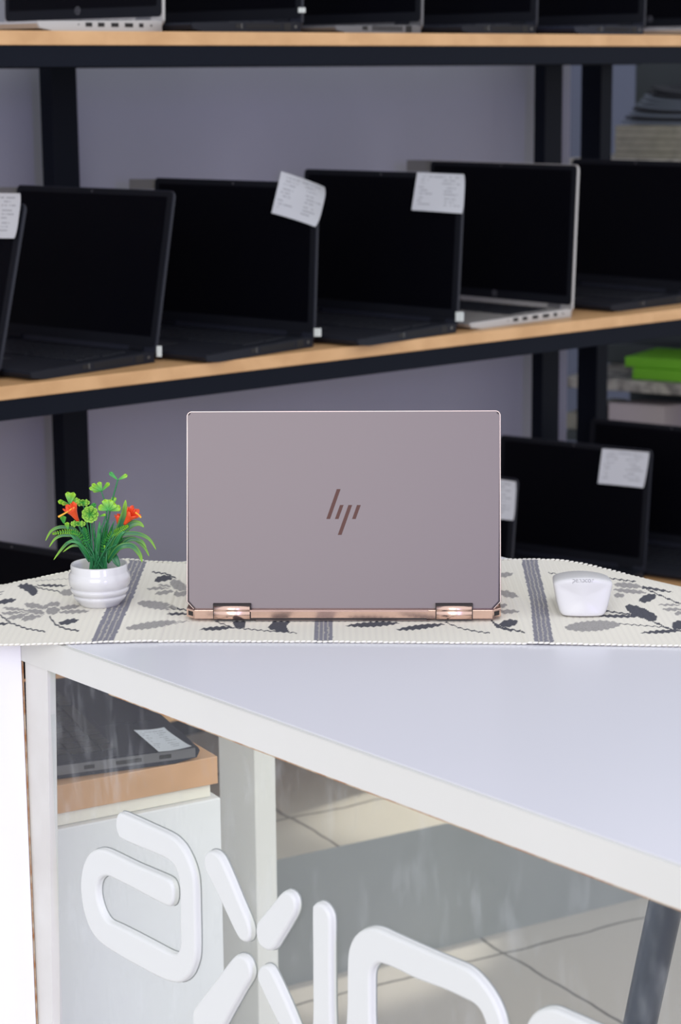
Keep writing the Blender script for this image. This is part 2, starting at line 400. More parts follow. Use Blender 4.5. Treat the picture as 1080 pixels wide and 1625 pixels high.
def add_logo(L4, x, y, rad=.0062, off=.0018):
    r, lid, P, n = L4
    c = onP(x, y, P + n*off, n); e1 = UP.cross(n).normalized(); e2 = n.cross(e1); bm = NB(); N = 32
    for k in range(N):            # ring
        a0, a1 = 2*math.pi*k/N, 2*math.pi*(k+1)/N
        q = [c + (e1*math.cos(a)+e2*math.sin(a))*rr for a, rr in ((a0, rad), (a1, rad), (a1, rad*.78), (a0, rad*.78))]
        bm.faces.new([bm.verts.new(p) for p in q])
    sl = .28
    for x0, yb, yt in ((-.42, -.3, .75), (-.08, -.3, .3), (.18, -.75, .3), (.5, -.3, .3)):
        q = [(x0+sl*yb, yb), (x0+.16+sl*yb, yb), (x0+.16+sl*yt, yt), (x0+sl*yt, yt)]
        bm.faces.new([bm.verts.new(c + e1*(a*rad) + e2*(b*rad)) for a, b in q])
    obj('screen_logo', bm, M['logo'], r, True, solid=.0002)
GM, GL, GT = 'laptops open on the middle shelf', 'laptops open on the lower shelf', 'laptops open on the top shelf'
L0 = laptop('laptop', 'black open laptop cut by the left picture edge on the middle shelf, with white label', -.504, 3.128, Z1, .74, .33, .243, .255, .235, group=GM)
L1 = laptop('laptop', 'leftmost whole black laptop on the middle shelf, lid leaning back most, vents on its side', -.2876, 3.3095, Z1, .697, .363, .2475, .2057, .2612, group=GM)
L2 = laptop('laptop', 'black open laptop whose crooked white label juts above its top right corner, middle shelf', -.0416, 3.4846, Z1, .686, .3675, .2455, .0601, .2618, group=GM)
L3 = laptop('laptop', 'black open laptop with a straight white label, left of the silver one, middle shelf', .2033, 3.6635, Z1, .7295, .3696, .25, .072, .2605, group=GM)
L4 = laptop('laptop', 'silver-framed open laptop with a round screen logo on the middle shelf', .4256, 3.8841, Z1, .8077, .3694, .2555, .0467, .2736, 'silver', GM, t=.0165, ports='silver')
L5 = laptop('laptop', 'black open laptop right of the silver one on the middle shelf, at picture edge', .6786, 4.1176, Z1, .8113, .33, .248, .1431, .2405, group=GM)
add_label(L0, [(-38, 305), (36.5, 308), (27, 379.5), (-44, 377)], 1)
add_label(L2, [(449.5, 272), (522.5, 297), (507.5, 360), (434, 338)], 2, .006, .009)
add_label(L3, [(663, 273.6), (739, 276.8), (736, 339), (654, 333.4)], 3, .005)
add_tagpx(L1, 248.5, 549, 255, 566); add_tagpx(L2, 498, 521, 508, 534); add_tagpx(L3, 722.5, 495, 734, 510)
add_logo(L4, 784, 465)
LM = laptop('laptop', 'black open laptop on the lower shelf at the far left, behind the flower pot', -.4102, 3.2201, Z0, .62, .3273, .2316, .1212, .235, group=GL)
LA = laptop('laptop', 'black labelled laptop on the lower shelf, mostly hidden by the big rose-grey laptop', .3088, 3.8267, Z0, .689, .33, .232, .1129, .235, group=GL)
LB = laptop('laptop', 'black lower-shelf laptop, whole white label showing above the white mouse', .5998, 4.104, Z0, .6075, .345, .2344, .0972, .235, group=GL)
LC = laptop('laptop', 'black open laptop at the right end of the lower shelf, cut by the picture edge', .828, 4.227, Z0, .62, .38, .244, .11, .22, group=GL)
add_label(LA, [(748, 755), (820.5, 764), (816.5, 825.6), (744, 819)], 4)
add_label(LB, [(956, 711.7), (1031.5, 717.5), (1022, 774), (949, 767)], 5, .005)
def top_lap(px, style, label, W=.345, a=.70, D=.255, behind=.055, ports='dell', t=.018):
    q = onP(px, 48, P0 - Cc*behind, Cc)
    return laptop('laptop', label, q.x, q.y, Z2, a, W, .235, .03, D, style, GT, t, ports)
T1 = top_lap(258, 'silver', 'silver open laptop with a row of ports, at the left end of the top shelf', W=.36, ports='silver')
T2 = top_lap(478, 'black', 'black open laptop with a tiny white tag, second from the left on the top shelf', W=.33)
T3 = top_lap(668, 'grey', 'dark grey metal open laptop, third from the left on the top shelf', W=.32, t=.015, D=.225)
T4 = top_lap(850, 'black', 'plain black open laptop on the top shelf right of the dark grey one', W=.32, D=.22)
T5 = top_lap(1021, 'navy', 'navy-tinted open laptop on the top shelf directly above the pair of close posts', W=.32, D=.23)
T6 = top_lap(1228, 'silver', 'silver open laptop at the right picture edge of the top shelf', W=.345, ports='none')
add_tagpx(T2, 473, 12, 483, 20); add_logo(T1, 123, 17); add_logo(T6, 1031, 30)
# pale tape pieces standing up behind the lids
for Lq, x0, y0, x1, y1, lb in ((L1, -2, 297, 20, 312, 'first'), (L2, 205, 284, 239, 300, 'second'), (L4, 645, 254, 676, 272, 'third')):
    r, lid, P, n = Lq
    pts = [onP(x, y, P - n*.012, n) for x, y in ((x0, y1), (x1+14, y1), (x1+14, y0), (x0, y0))]
    bm = NB(); prism(bm, pts, -n, .006, .001); o = obj('rear_pad', bm, M['tape'], r, True); o['label'] = 'small pale grey pad sticking out behind the lid corner'
# ------------------------------------------------------------------ far rack on the right
RK = CAM + ray(1056, 647)*5.15
NR = V((-math.sin(math.radians(31)), -math.cos(math.radians(31)), 0)); DR = V((math.cos(math.radians(31)), -math.sin(math.radians(31)), 0))
RP = V((RK.x, RK.y, 0))
def rk(x, y, back=0): return onP(x, y, RP - NR*back, NR)
def rkbox(bm, x0, yt, x1, yb, b0, b1, bev=.001, xref=None):
    """box in the rack frame from pixel extents on its front plane"""
    a = rk(x0, (yt+yb)/2, b0); b = rk(x1, (yt+yb)/2, b0); xm = xref or x0
    zt = rk(xm, yt, b0).z; zb = rk(xm, yb, b0).z
    s0 = (a-RP).dot(DR); s1 = (b-RP).dot(DR)
    return box(bm, (s0, -b1, zb), (s1, -b0, zt), bev, axes=(DR, NR, UP), org=RP), zt, zb, s0, s1
rack = thing('storage_rack', V((RK.x, RK.y, .223)), 'dim storage rack with marbled boards seen past the black posts at right', 'rack')
s_l = (rk(897, 600)-RP).dot(DR)
zmt = rk(963, 602).z; zmb = rk(963, 619.5).z
def rboard(z1, z0, m):
    bm = NB(); box(bm, (s_l, -.4, z0), (s_l+.5, 0, z1), .002, axes=(DR, NR, UP), org=RP); obj('rack_board', bm, m, rack, True)
rboard(zmt, zmb, M['marble'])
zup = rk(1000, 252).z; rboard(zup, zup-.024, M['marble'])
zlo = rk(1000, 692).z; rboard(zlo, zlo-.024, M['greycase'])
bm = NB(); box(bm, (s_l, -.42, .223), (s_l+.5, -.40, zup+.5), .002, axes=(DR, NR, UP), org=RP); obj('rack_back', bm, M['greycase'], rack, True)
bm = NB(); box(bm, (s_l+.5, -.42, .223), (s_l+.53, 0, zup+.5), .002, axes=(DR, NR, UP), org=RP); obj('rack_side', bm, M['greycase'], rack, True)
bm = NB(); s9 = (rk(935, 600)-RP).dot(DR); box(bm, (s9, -.04, .223), (s9+.03, -.001, zup+.5), .002, axes=(DR, NR, UP), org=RP); obj('rack_upright', bm, M['greycase'], rack, True)
def rkthing(name, label, cat, m, x0, yt, x1, zb, b0, b1, bev=.002):
    zt = rk(x0, yt, b0).z
    s0 = (rk(x0, yt, b0)-RP).dot(DR); s1 = (rk(x1, yt, b0)-RP).dot(DR)
    bm = NB(); box(bm, (s0, -b1, zb), (s1, -b0, zt), bev, axes=(DR, NR, UP), org=RP)
    bmesh.ops.translate(bm, vec=-RP, verts=bm.verts)
    o = obj(name, bm, m); o.location = RP; return tag(o, label, cat)
rkthing('green_folder', 'bright green folder lying lower on the marbled board of the dim rack', 'folder', M['green'], 1003, 584, 1105, zmt+.0005, .03, .26)
zg = rk(1003, 584, .03).z
rkthing('green_folder', 'bright green folder lying on top of another green one', 'folder', M['green'], 991, 566, 1105, zg+.0005, .04, .24)
rkthing('grey_case', 'dark grey box standing behind the green folders on the dim rack', 'box', M['greycase'], 952, 545, 1105, zmt+.0005, .27, .38)
rkthing('storage_box', 'narrow beige box on the lowest rack board seen between the two close posts', 'box', M['beige'], 897, 655, 925, zlo+.0005, .02, .3)
# white box seen from its corner
zc_ = rk(1056, 647).z; zc0 = zlo+.0005
bm = NB(); e1 = V((-math.cos(math.radians(25)), math.sin(math.radians(25)), 0)); e2 = V((.9, .42, 0)).normalized()
pc = V((RK.x+.0, RK.y+.03, zc0)); pts = [pc, pc+e2*.1, pc+e2*.1+e1*.14, pc+e1*.14]
prism(bm, pts, UP, zc_-zc0, .002); bmesh.ops.translate(bm, vec=-pc, verts=bm.verts); o = obj('storage_box', bm, M['whitebox']); o.location = pc
tag(o, 'off-white box turned corner-on, on the lowest rack board at the right edge', 'box')
bm = NB(); bmesh.ops.create_uvsphere(bm, u_segments=24, v_segments=14, radius=.0125); o = obj('ball', bm, M['orange'], smooth=True)
pb_ = rk(972, 676, -.02); o.location = (pb_.x, pb_.y, zlo+.0125); tag(o, 'small dull orange ball in front of the off-white box', 'ball')
o.location = rk(973, 676, .02); o.location.z = zlo+.0128
# paper stack and magazines
zs = rk(985, 199, .02).z
g = 'papers stacked on the upper rack board'
bm = NB(); s0 = (rk(975, 230, .02)-RP).dot(DR); random.seed(3)
hgt = zs-zup; nl = 5
for k in range(nl):
    z0 = zup+.0005+hgt*k/nl; j = random.uniform(-.003, .003)
    box(bm, (s0+j, -.3, z0), (s0+.2+j, -.02+j, z0+hgt/nl-.0006), .001, axes=(DR, NR, UP), org=RP)
bmesh.ops.translate(bm, vec=-RP, verts=bm.verts); o = obj('paper_stack', bm, M['papers']); o.location = RP; tag(o, 'thick cream paper stack on the upper rack board at the right edge', 'paper')
zm0 = zs; zm1 = rk(1040, 148, .02).z; n = 9
for k in range(n):
    u = k/(n-1); z0 = zm0 + .0015 + (zm1-zm0)*(k/n); x0 = 986 + 46*u
    s0 = (rk(x0, 180, .02)-RP).dot(DR); bm = NB(); N = 10; th = (zm1-zm0)/n*.78
    pts = [(s0+(.21-.05*u)*i/N, z0 + .014*math.exp(-i*.45)*(.3+u)) for i in range(N+1)]
    lo = [V((0, 0, 0))+RP+DR*s+NR*(-.02)+UP*zz for s, zz in pts]; hi = [p+UP*th for p in reversed(lo)]
    prism(bm, lo+hi, -NR, .2); bmesh.ops.translate(bm, vec=-RP, verts=bm.verts)
    dk = k in (1, 3, 7, 8)
    o = obj('magazine', bm, M['magd'] if dk else M['mags']); o.location = RP
    tag(o, ('black' if dk else 'grey') + ' magazine, ' + ('lowest', 'second from the bottom', 'third from the bottom', 'fourth from the bottom', 'middle one', 'fourth from the top', 'third from the top', 'second from the top', 'topmost')[k] + ' on the cream paper stack', 'magazine', 'magazines on the cream paper stack')
# ------------------------------------------------------------------ the counter
I = onP(33, 1048, G, -S); I = V((I.x, I.y, 0)); W1 = .565
bk = onZ(0, 944, CZ); bk = V((bk.x, bk.y, 0))
K = I + S*W1; K = K - Cc*((K-bk).dot(Cc))          # far corner of the counter
wid2 = (I-bk).dot(Cc)
out = [I, I+Cc*1.25, I+Cc*1.25+S*W1, K, K-S*(W1+1.0), I-S*1.0]
TB = CZ-.0306
ct = thing('display_counter', I.copy(), 'white display counter with glass side, raised letters and pale blue-white top', 'counter')
bm = NB(); prism(bm, [p+UP*TB for p in out], UP, CZ-.0006-TB, .0012, 2); obj('edge_trim', bm, M['trim'], ct, True)
ins = [I+S*.004-Cc*0, I+Cc*1.247+S*.004, I+Cc*1.247+S*(W1-.004), K-S*.004+Cc*.004, K-S*(W1+.99)+Cc*.004, I-S*.99-Cc*.004, I-Cc*.004]
bm = NB(); prism(bm, [p+UP*(CZ-.0008) for p in ins], UP, .0008); obj('countertop', bm, M['laminate'], ct, True)
bm = NB(); box(bm, (-1.0, -.02, 0), (.0, .0015, CZ-.0012), .001, axes=(S, Cc, UP), org=I); obj('side_panel', bm, M['panel'], ct, True)['label'] = 'bright white side panel'
bm = NB(); box(bm, (.0006, -.004, 0), (.0022, .0008, TB-.001), 0, axes=(S, Cc, UP), org=I); obj('raw_edge', bm, M['chip'], ct, True)['label'] = 'chipped brown raw board edge'
bm = NB(); box(bm, (.0004, .15, TB-.0012), (.004, 1.25, TB-.0001), 0, axes=(S, Cc, UP), org=I); obj('raw_edge', bm, M['chip'], ct, True)['label'] = 'thin brown raw board edge'
def onG(x, y, off=0): return onP(x, y, I - S*off, -S)
a, b, c_, d = onG(35.5, 1049), onG(71, 1063), onG(79, 1625), onG(50, 1625)
ex = lambda p, q: p + (q-p)*(p.z/(p.z-q.z))
c0, d0 = ex(b, c_), ex(a, d); a.z = b.z = TB-.0005
bm = NB(); prism(bm, [p+S*.003 for p in (a, b, c0, d0)], S, .0095, .001); obj('corner_post', bm, M['postw'], ct, True)['label'] = 'worn white corner post'
g0 = b + S*.006; bm = NB(); t0 = (b-I).dot(Cc)
box(bm, (.006, t0-.002, 0), (.011, 1.2, TB-.0005), 0, axes=(S, Cc, UP), org=I); obj('glass_panel', bm, M['glass'], ct, True)
bm = NB(); box(bm, (.003, 1.2, 0), (.033, 1.25, TB-.0005), .001, axes=(S, Cc, UP), org=I); obj('corner_post', bm, M['postw'], ct, True)
# rear post, two faces in view
PR = I + S*.53; q = onP(405, 1300, PR, S); q.z = 0
wl = (q - onP(349, 1300, PR, S)).dot(Cc); wr = (onP(438, 1300, q, Cc)-q).dot(S)
bm = NB(); box(bm, (0, -wl, 0), (min(abs(wr), .05), 0, TB-.0005), .001, axes=(S, Cc, UP), org=q); o = obj('rear_post', bm, M['cream'], ct, True)
# raised foam letters on the glass
def L2(s): return [(x/2.7, 1260+y/2.7) for x, y in s]
def L3(s): return [(300+x/2.4545, 1180+y/2.4545) for x, y in s]
def L4c(s): return [(680+x/2.7, 1180+y/2.7) for x, y in s]
letters = [
 L2([(540,74),(600,98),(670,130),(740,162),(775,185),(808,222),(838,280),(856,340),(862,400),(864,500),(866,600),(865,680),(856,725),(835,772),(800,800),(755,798),(700,775),(600,722),(540,688),(480,650),(440,615),(410,570),(385,500),(373,430),(370,370),(378,310),(392,270),(412,242),(440,229),(475,233),(530,258),(600,292),(670,322),(735,350),(758,368),(769,400),(769,445),(757,473),(733,470),(670,438),(600,400),(540,370),(500,350),(475,346),(455,356),(443,380),(441,420),(450,465),(467,508),(490,538),(530,557),(600,592),(680,634),(745,668),(775,676),(792,660),(799,625),(798,560),(797,480),(795,400),(790,350),(775,305),(745,276),(700,254),(640,229),(550,190),(530,165),(521,125),(525,88)]),
 L3([(105,411),(128,418),(150,445),(180,510),(215,595),(255,690),(262,740),(250,765),(228,762),(205,730),(160,635),(110,530),(87,485),(82,440),(90,418)]),
 L3([(400,566),(425,580),(438,610),(436,650),(410,700),(375,757),(352,792),(330,800),(300,780),(285,740),(285,700),(297,677),(340,625),(378,578)]),
 L3([(220,815),(246,830),(262,865),(262,905),(230,960),(190,1030),(120,1150),(60,1190),(40,1100),(37,1040),(58,1002),(110,935),(190,830)]),
 L3([(312,855),(335,862),(358,900),(400,990),(440,1085),(480,1190),(430,1190),(360,1060),(300,935),(289,898),(295,868)]),
 L3([(525,611),(548,622),(568,652),(575,690),(575,800),(576,1000),(576,1240),(508,1240),(505,1000),(504,800),(503,640),(510,618)]),
 L3([(636,1240),(638,1000),(640,830),(650,775),(670,738),(700,716),(730,709),(765,715),(820,740),(900,776)]) + L4c([(60,896),(130,925),(190,952),(235,990),(280,1045),(315,1105),(338,1165),(350,1230),(358,1330),(280,1330),(274,1215),(255,1150),(225,1110),(180,1085),(100,1048),(20,1018)]) + L3([(900,906),(840,876),(790,855),(762,848),(742,862),(732,885),(730,925),(730,1050),(730,1240)]),
 L4c([(420,1260),(440,1202),(468,1152),(508,1127),(560,1124),(620,1148),(700,1183),(800,1235),(850,1330),(420,1330)]),
]
def letter(pp):
    p2 = smooth_closed(pp, 4); q = []
    for p in p2:
        if not q or math.hypot(p[0]-q[-1][0], p[1]-q[-1][1]) > 3.2: q.append(p)
    pts = [onG(x, y, -.0058) for x, y in q]
    uv = [((p-I).dot(Cc), p.z) for p in pts]
    n_ = len(uv); A2 = sum(uv[i][0]*uv[(i+1) % n_][1]-uv[(i+1) % n_][0]*uv[i][1] for i in range(n_))
    if A2 < 0: uv.reverse()
    nr = []
    for i in range(n_):
        a_, b_ = uv[i-1], uv[(i+1) % n_]; d_ = (b_[0]-a_[0], b_[1]-a_[1]); l_ = math.hypot(*d_) or 1; nr.append((d_[1]/l_, -d_[0]/l_))
    base = pts[0] - Cc*((pts[0]-I).dot(Cc)); base.z = 0
    bm = NB(); rings = []
    for off, h_ in ((.0008, 0), (.0008, .0009), (0, .0009), (0, .0046), (-.0005, .0060), (-.0015, .0070), (-.0028, .0075)):
        rings.append([bm.verts.new(base + Cc*(u+nr[i][0]*off) + UP*(v_+nr[i][1]*off) - S*h_) for i, (u, v_) in enumerate(uv)])
    for k in range(len(rings)-1):
        for i in range(n_):
            f = bm.faces.new((rings[k][i], rings[k][(i+1) % n_], rings[k+1][(i+1) % n_], rings[k+1][i])); f.material_index = 1 if k < 2 else 0; f.smooth = k > 1
    bm.faces.new(rings[-1]); bm.faces.new(rings[0][::-1]).material_index = 1
    return obj('raised_letter', bm, [M['foam'], M['letteredge']], ct, True)
for pp in letters: letter(pp)
# ------------------------------------------------------------------ cabinet under the counter with a laptop on it
Q2 = CAM + ray(345, 1200)*2.45; Q2b = V((Q2.x, Q2.y, 0))
cb = thing('drawer_cabinet', Q2b, 'white cabinet with a thick beech-coloured top seen through the glass side', 'cabinet')
ax = (-D30, -N30, UP)
zt = Q2.z; zbt = onP(345, 1243.5, Q2b, N30).z
bm = NB(); box(bm, (0, 0, zbt), (.62, .42, zt), .001, axes=ax, org=Q2b); obj('cabinet_top', bm, M['deskwood'], cb, True)
bm = NB(); box(bm, (.006, .008, zbt-.017), (.6, .40, zbt-.0003), .001, axes=ax, org=Q2b); obj('top_rail', bm, M['cabc'], cb, True)
bm = NB(); box(bm, (-.003, .0, 0), (.6, .40, zbt-.0175), .002, axes=ax, org=Q2b); obj('cabinet_body', bm, M['cab'], cb, True)
pA = onZ(320, 1202, zt+.003); pB_ = onZ(74, 1235, zt+.003); dd = (pA-pB_).normalized(); rz = math.atan2(dd.y, dd.x)+math.pi/2
# a laptop facing right: its left side faces the viewer
Wc, Dc, tc_ = .34, .235, .02
XL = V((math.cos(rz), math.sin(rz), 0)); YL = V((-math.sin(rz), math.cos(rz), 0))
fc = onZ(318, 1207, zt)                               # front corner nearest
org = V((fc.x, fc.y, zt+.0002)) + XL*0 + YL*Dc + XL*Wc       # builder origin: right hinge corner
cl = laptop('laptop', 'dark laptop on the beech-topped cabinet behind glass, white label on its palm rest', org.x+.0, org.y, zt+.0002, -rz, Wc, .225, .1, Dc, 'navy', None, tc_)
r = cl[0]
bm = NB()
for y0, w_ in ((-.20, .014), (-.165, .03), (-.11, .012)): box(bm, (-Wc-.0008, y0, .008), (-Wc+.001, y0+w_, .0125))
obj('port', bm, M['port'], r)
bm = NB(); box(bm, (-Wc-.0003, -Dc+.006, .005), (-Wc+.0006, -.004, .0158)); obj('metal_strip', bm, M['greyal'], r)['label'] = 'grey metal strip along the side'
zz = zt+.0185
cs = [onZ(210.5, 1157.5, zz+.004), onZ(260.5, 1157.8, zz), onZ(304, 1187.5, zz), onZ(251.7, 1194.4, zz)]
cs[0] = onZ(212, 1160, zz)
obj('price_label', text_label(cs, UP, .002, seed=9), [M['paper'], M['ink']], r, True, solid=.0002)['label'] = 'white printed price label on the palm rest'
# ------------------------------------------------------------------ stool whose splayed leg shows at lower right
PL = I + S*.45
l0, l1 = onP(1062, 1443, PL, S), onP(1030, 1625, PL, S)
l2 = l1 + (l1-l0)*1.0; k_ = l2.z/(l1.z-l2.z) if l2.z else 0
dirn = (l1-l0).normalized(); foot = l0 + dirn*(l0.z/-dirn.z); top = l0 - dirn*((.80-l0.z)/-dirn.z)
hx = V((top.x, top.y, 0)) - V((foot.x, foot.y, 0)); cen = V((top.x, top.y, 0)) + Cc*.14+S*.12
st = thing('bar_stool', cen, 'dark blue steel stool standing behind the glass at lower right, one slanting leg in view', 'stool')
foot = V((foot.x, foot.y, 0))
ht = V((top.x-cen.x, top.y-cen.y, 0)); hf = V((foot.x-cen.x, foot.y-cen.y, 0))
for k in range(4):
    Rz = Matrix.Rotation(k*math.pi/2, 3, 'Z'); A = Rz @ ht + UP*.80; B = Rz @ hf; Mi = (A+B)/2 + (Rz @ (ht+hf)).normalized()*.012
    pts = spline([A, Mi, B], 10); bm = NB(); tube(bm, pts, [.0172 - .002*i/len(pts) for i in range(len(pts))], 12)
    obj('leg', bm, M['leg'], st, smooth=True)
bm = NB(); prism(bm, [V((x-.19, y-.19, .80)) for x, y in rrect(.38, .38, .05)], UP, .03, .006); obj('seat', bm, M['leg'], st)
# ------------------------------------------------------------------ table runner
XC = K; zr = CZ+.0012
e_right = lambda x, y: (V((x, y, 0))-K).dot(S)
e_left = lambda x, y: -(V((x, y, 0))-K).dot(Cc)
nx, ny = 1200, 250
x0, x1 = -.60, .63
def front_y(x):     # front edge as it lies, slightly bowed
    px = 540 + x*1757
    yy = np.interp(px, [-520, 0, 160, 280, 540, 800, 1070, 1640], [1030, 1024, 1019.3, 1017.4, 1018.5, 1020.7, 1025, 1030])
    return yy
fy = []
xs = np.linspace(x0, x1, nx)
for x in xs:
    px = 540 + FPX*x/1.96
    yy = float(np.interp(px, [-520, 0, 160, 280, 540, 800, 1070, 1640], [1030, 1024, 1019.3, 1017.4, 1018.5, 1020.7, 1025, 1032]))
    fy.append(onZ(540+ (px-540), yy, zr).y)
fy = np.array(fy)
v = np.linspace(0, 1, ny)
X = np.repeat(xs[None, :], ny, 0)
by = 2.2545 + .0*xs
Y = fy[None, :] + (by-fy)[None, :]*v[:, None]
er = (X-K.x)*S.x + (Y-K.y)*S.y; el = -((X-K.x)*Cc.x + (Y-K.y)*Cc.y)
sp = lambda e: np.log1p(np.exp(np.clip((e-.035)/.010, -30, 30)))*.010
Zr = zr + .0*X - .36*sp(er) - .30*sp(el)
Zr = Zr - 2.0*np.maximum(0, er-.20)**1.5 - 2.0*np.maximum(0, el-.20)**1.5
Zr += .006*np.exp(-((X+.245)/.035)**2 - ((Y-2.245)/.035)**2)
Zr += .0010*(1+np.sin(X*23+Y*9))*.4 * np.where((er < 0) & (el < 0), 1, .6)*(np.abs(X) > .17)
Zr += np.where(np.arange(nx)[None, :] % 6 < 2, -.00022, .0001)
P = np.stack([X, Y, Zr], -1)
# pixel position of every woven point, to lay the woven pattern out
dv = P - np.array(CAM); kk = dv @ np.array(cF)
PX = 540 + FPX*(dv @ np.array(cR))/kk; PY = 812.5 - FPX*(dv @ np.array(cU))/kk
rib = (np.arange(nx) % 6)/6; jag = (np.abs(rib-.5)*2-.5)*1.7
PYj = PY + jag[None, :]
colr = np.empty((ny, nx, 3)); colr[:] = (.735, .71, .63)
colr *= (1 + .035*np.sin(np.arange(nx)*2*np.pi/6))[None, :, None]
DK, GR, SL = np.array((.085, .088, .105)), np.array((.33, .32, .31)), np.array((.19, .19, .235))
rs = np.random.RandomState(2)
wv = 1 + .22*(rs.rand(ny, nx)-.5)
def paint(mask, c, k=1.):
    colr[mask] = colr[mask]*(1-k) + (c[None, :]*wv[mask][:, None])*k
def lens(x0_, y0_, x1_, y1_, w_, c, p=.8, bend=0):
    dx, dy = x1_-x0_, y1_-y0_; Ln = math.hypot(dx, dy); ux, uy = dx/Ln, dy/Ln
    sx = PX-x0_; sy = PYj-y0_
    t = (sx*ux+sy*uy)/Ln; d = -sx*uy+sy*ux - bend*4*t*(1-t)
    tt = np.clip(t, 0, 1)
    paint((t > 0) & (t < 1) & (np.abs(d) < w_/2*(4*tt*(1-tt))**p), c)
def line(pts, w_, c):
    for (a0, b0), (a1, b1) in zip(pts[:-1], pts[1:]):
        dx, dy = a1-a0, b1-b0; L_ = dx*dx+dy*dy+1e-9
        t = np.clip(((PX-a0)*dx+(PYj-b0)*dy)/L_, 0, 1)
        paint(np.hypot(PX-a0-t*dx, PYj-b0-t*dy) < w_/2, c)
def poly(pts, c):
    ins_ = np.zeros(PX.shape, bool); n_ = len(pts)
    for i in range(n_):
        (xa, ya), (xb, yb) = pts[i], pts[(i+1) % n_]
        cnd = ((ya > PYj) != (yb > PYj)) & (PX < (xb-xa)*(PYj-ya)/(yb-ya+1e-9)+xa); ins_ ^= cnd
    paint(ins_, c)
A_ = lambda x, y: (x/3.6, 860+y/3.6)
B_ = lambda x, y: (270+x/4, 930+y/4)
C_ = lambda x, y: (530+x/3.857, 930+y/3.857)
D_ = lambda x, y: (740+x/3.176, 860+y/3.176)
def LZ(T_, sc, x0_, y0_, x1_, y1_, w_, c, p=.8, bend=0):
    a_, b_ = T_(x0_, y0_), T_(x1_, y1_)
    if c is GR: lens(*a_, *b_, w_/sc*1.12+2.6, np.array((.70, .675, .60)), p, bend/sc)
    lens(*a_, *b_, w_/sc, c, p, bend/sc)
def LN(T_, sc, pts, w_, c): line([T_(*q_) for q_ in pts], w_/sc, c)
a4 = (A_, 3.6)
poly([A_(*q_) for q_ in ((100,255),(115,242),(150,240),(190,252),(215,272),(213,295),(180,310),(165,290),(130,270))], DK)
LN(*a4, [(145,237),(230,265),(340,283)], 6, DK); LZ(*a4, 205, 248, 385, 250, 13, DK); LZ(*a4, 340, 292, 430, 285, 36, GR)
LN(*a4, [(205,222),(390,210)], 3, GR); LZ(*a4, -30, 350, 95, 328, 26, DK)
LZ(*a4, -10, 285, 25, 285, 8, GR); LZ(*a4, -10, 300, 15, 300, 8, GR)
for q_ in ((140,357,258,378,34),(15,376,168,397,20),(5,408,168,405,20),(35,440,168,412,24),(120,447,258,405,32),(160,392,255,405,28),(245,374,345,350,34),(260,398,342,388,42),(340,380,452,366,24),(335,402,510,395,20)): LZ(*a4, *q_, GR, .6)
LN(*a4, [(0,418),(60,462),(150,495),(255,512)], 8, DK); LZ(*a4, -40, 472, 60, 465, 14, DK)
LN(*a4, [(285,430),(320,475),(380,498),(450,507)], 9, DK); LZ(*a4, 335, 467, 448, 445, 28, DK, .6)
LN(*a4, [(870,172),(950,182),(990,200),(1035,235)], 8, DK); LZ(*a4, 880, 225, 985, 207, 34, DK, .6, -8)
for q_ in ((835,270,985,258,16),(885,297,990,280,22),(900,245,1000,256,12),(985,250,1080,252,28),(990,300,1075,285,38)): LZ(*a4, *q_, GR, .6)
LZ(*a4, 785, 348, 1005, 375, 44, GR, .5); LZ(*a4, 950, 412, 1075, 410, 15, DK); LN(*a4, [(1000,378),(1080,390)], 6, DK)
LZ(*a4, 715, 495, 1010, 455, 38, GR, .6); LN(*a4, [(1000,455),(1080,452)], 3, GR)
b4 = (B_, 4)
LZ(*b4, 0, -30, 100, 20, 60, GR, .5); LZ(*b4, -20, 130, 45, 138, 22, GR)
LN(*b4, [(0,145),(105,152)], 5, DK); LN(*b4, [(0,180),(105,178)], 8, DK); LN(*b4, [(0,243),(105,224)], 4, GR)
LZ(*b4, 185, 275, 405, 262, 24, DK); poly([B_(*q_) for q_ in ((393,222),(482,222),(475,266),(412,264))], DK)
LN(*b4, [(290,225),(400,265),(480,272),(620,285),(800,297)], 6, DK)
poly([B_(*q_) for q_ in ((618,266),(650,225),(762,225),(735,260),(757,292),(690,289),(640,276))], DK)
c4 = (C_, 3.857)
LZ(*c4, 70, 243, 400, 226, 30, DK); LZ(*c4, 375, 268, 680, 232, 28, DK); LN(*c4, [(680,222),(780,260),(870,278),(950,288)], 6, DK)
LN(*c4, [(965,215),(1000,250),(1080,272)], 12, DK)
d4 = (D_, 3.176)
LZ(*d4, 150, 172, 234, 160, 24, GR); LZ(*d4, 150, 250, 262, 275, 32, GR); LZ(*d4, 150, 325, 206, 318, 20, GR); LZ(*d4, 150, 352, 266, 350, 20, GR)
LZ(*d4, 165, 417, 257, 403, 38, DK, .6); LN(*d4, [(130,400),(170,430),(290,455)], 8, DK); LN(*d4, [(0,440),(60,452),(115,458)], 4, DK)
LN(*d4, [(410,155),(485,165)], 4, DK); LZ(*d4, 493, 432, 775, 415, 52, GR, .6); LN(*d4, [(770,412),(1000,430)], 4, DK)
LZ(*d4, 660, 372, 870, 376, 16, DK); LN(*d4, [(700,348),(860,370),(960,410),(1020,438),(1085,448)], 7, DK); LZ(*d4, 800, 325, 958, 388, 50, DK, .4)
LZ(*d4, 875, 458, 1090, 446, 16, DK); poly([D_(*q_) for q_ in ((1035,425),(1040,405),(1060,398),(1090,392),(1100,440),(1040,440))], DK)
LZ(*d4, 868, 297, 955, 270, 38, DK, .6); LN(*d4, [(720,183),(850,200)], 6, DK); LN(*d4, [(790,200),(900,235),(1000,280),(1075,312)], 6, DK); LZ(*d4, 860, 222, 1040, 254, 12, DK)
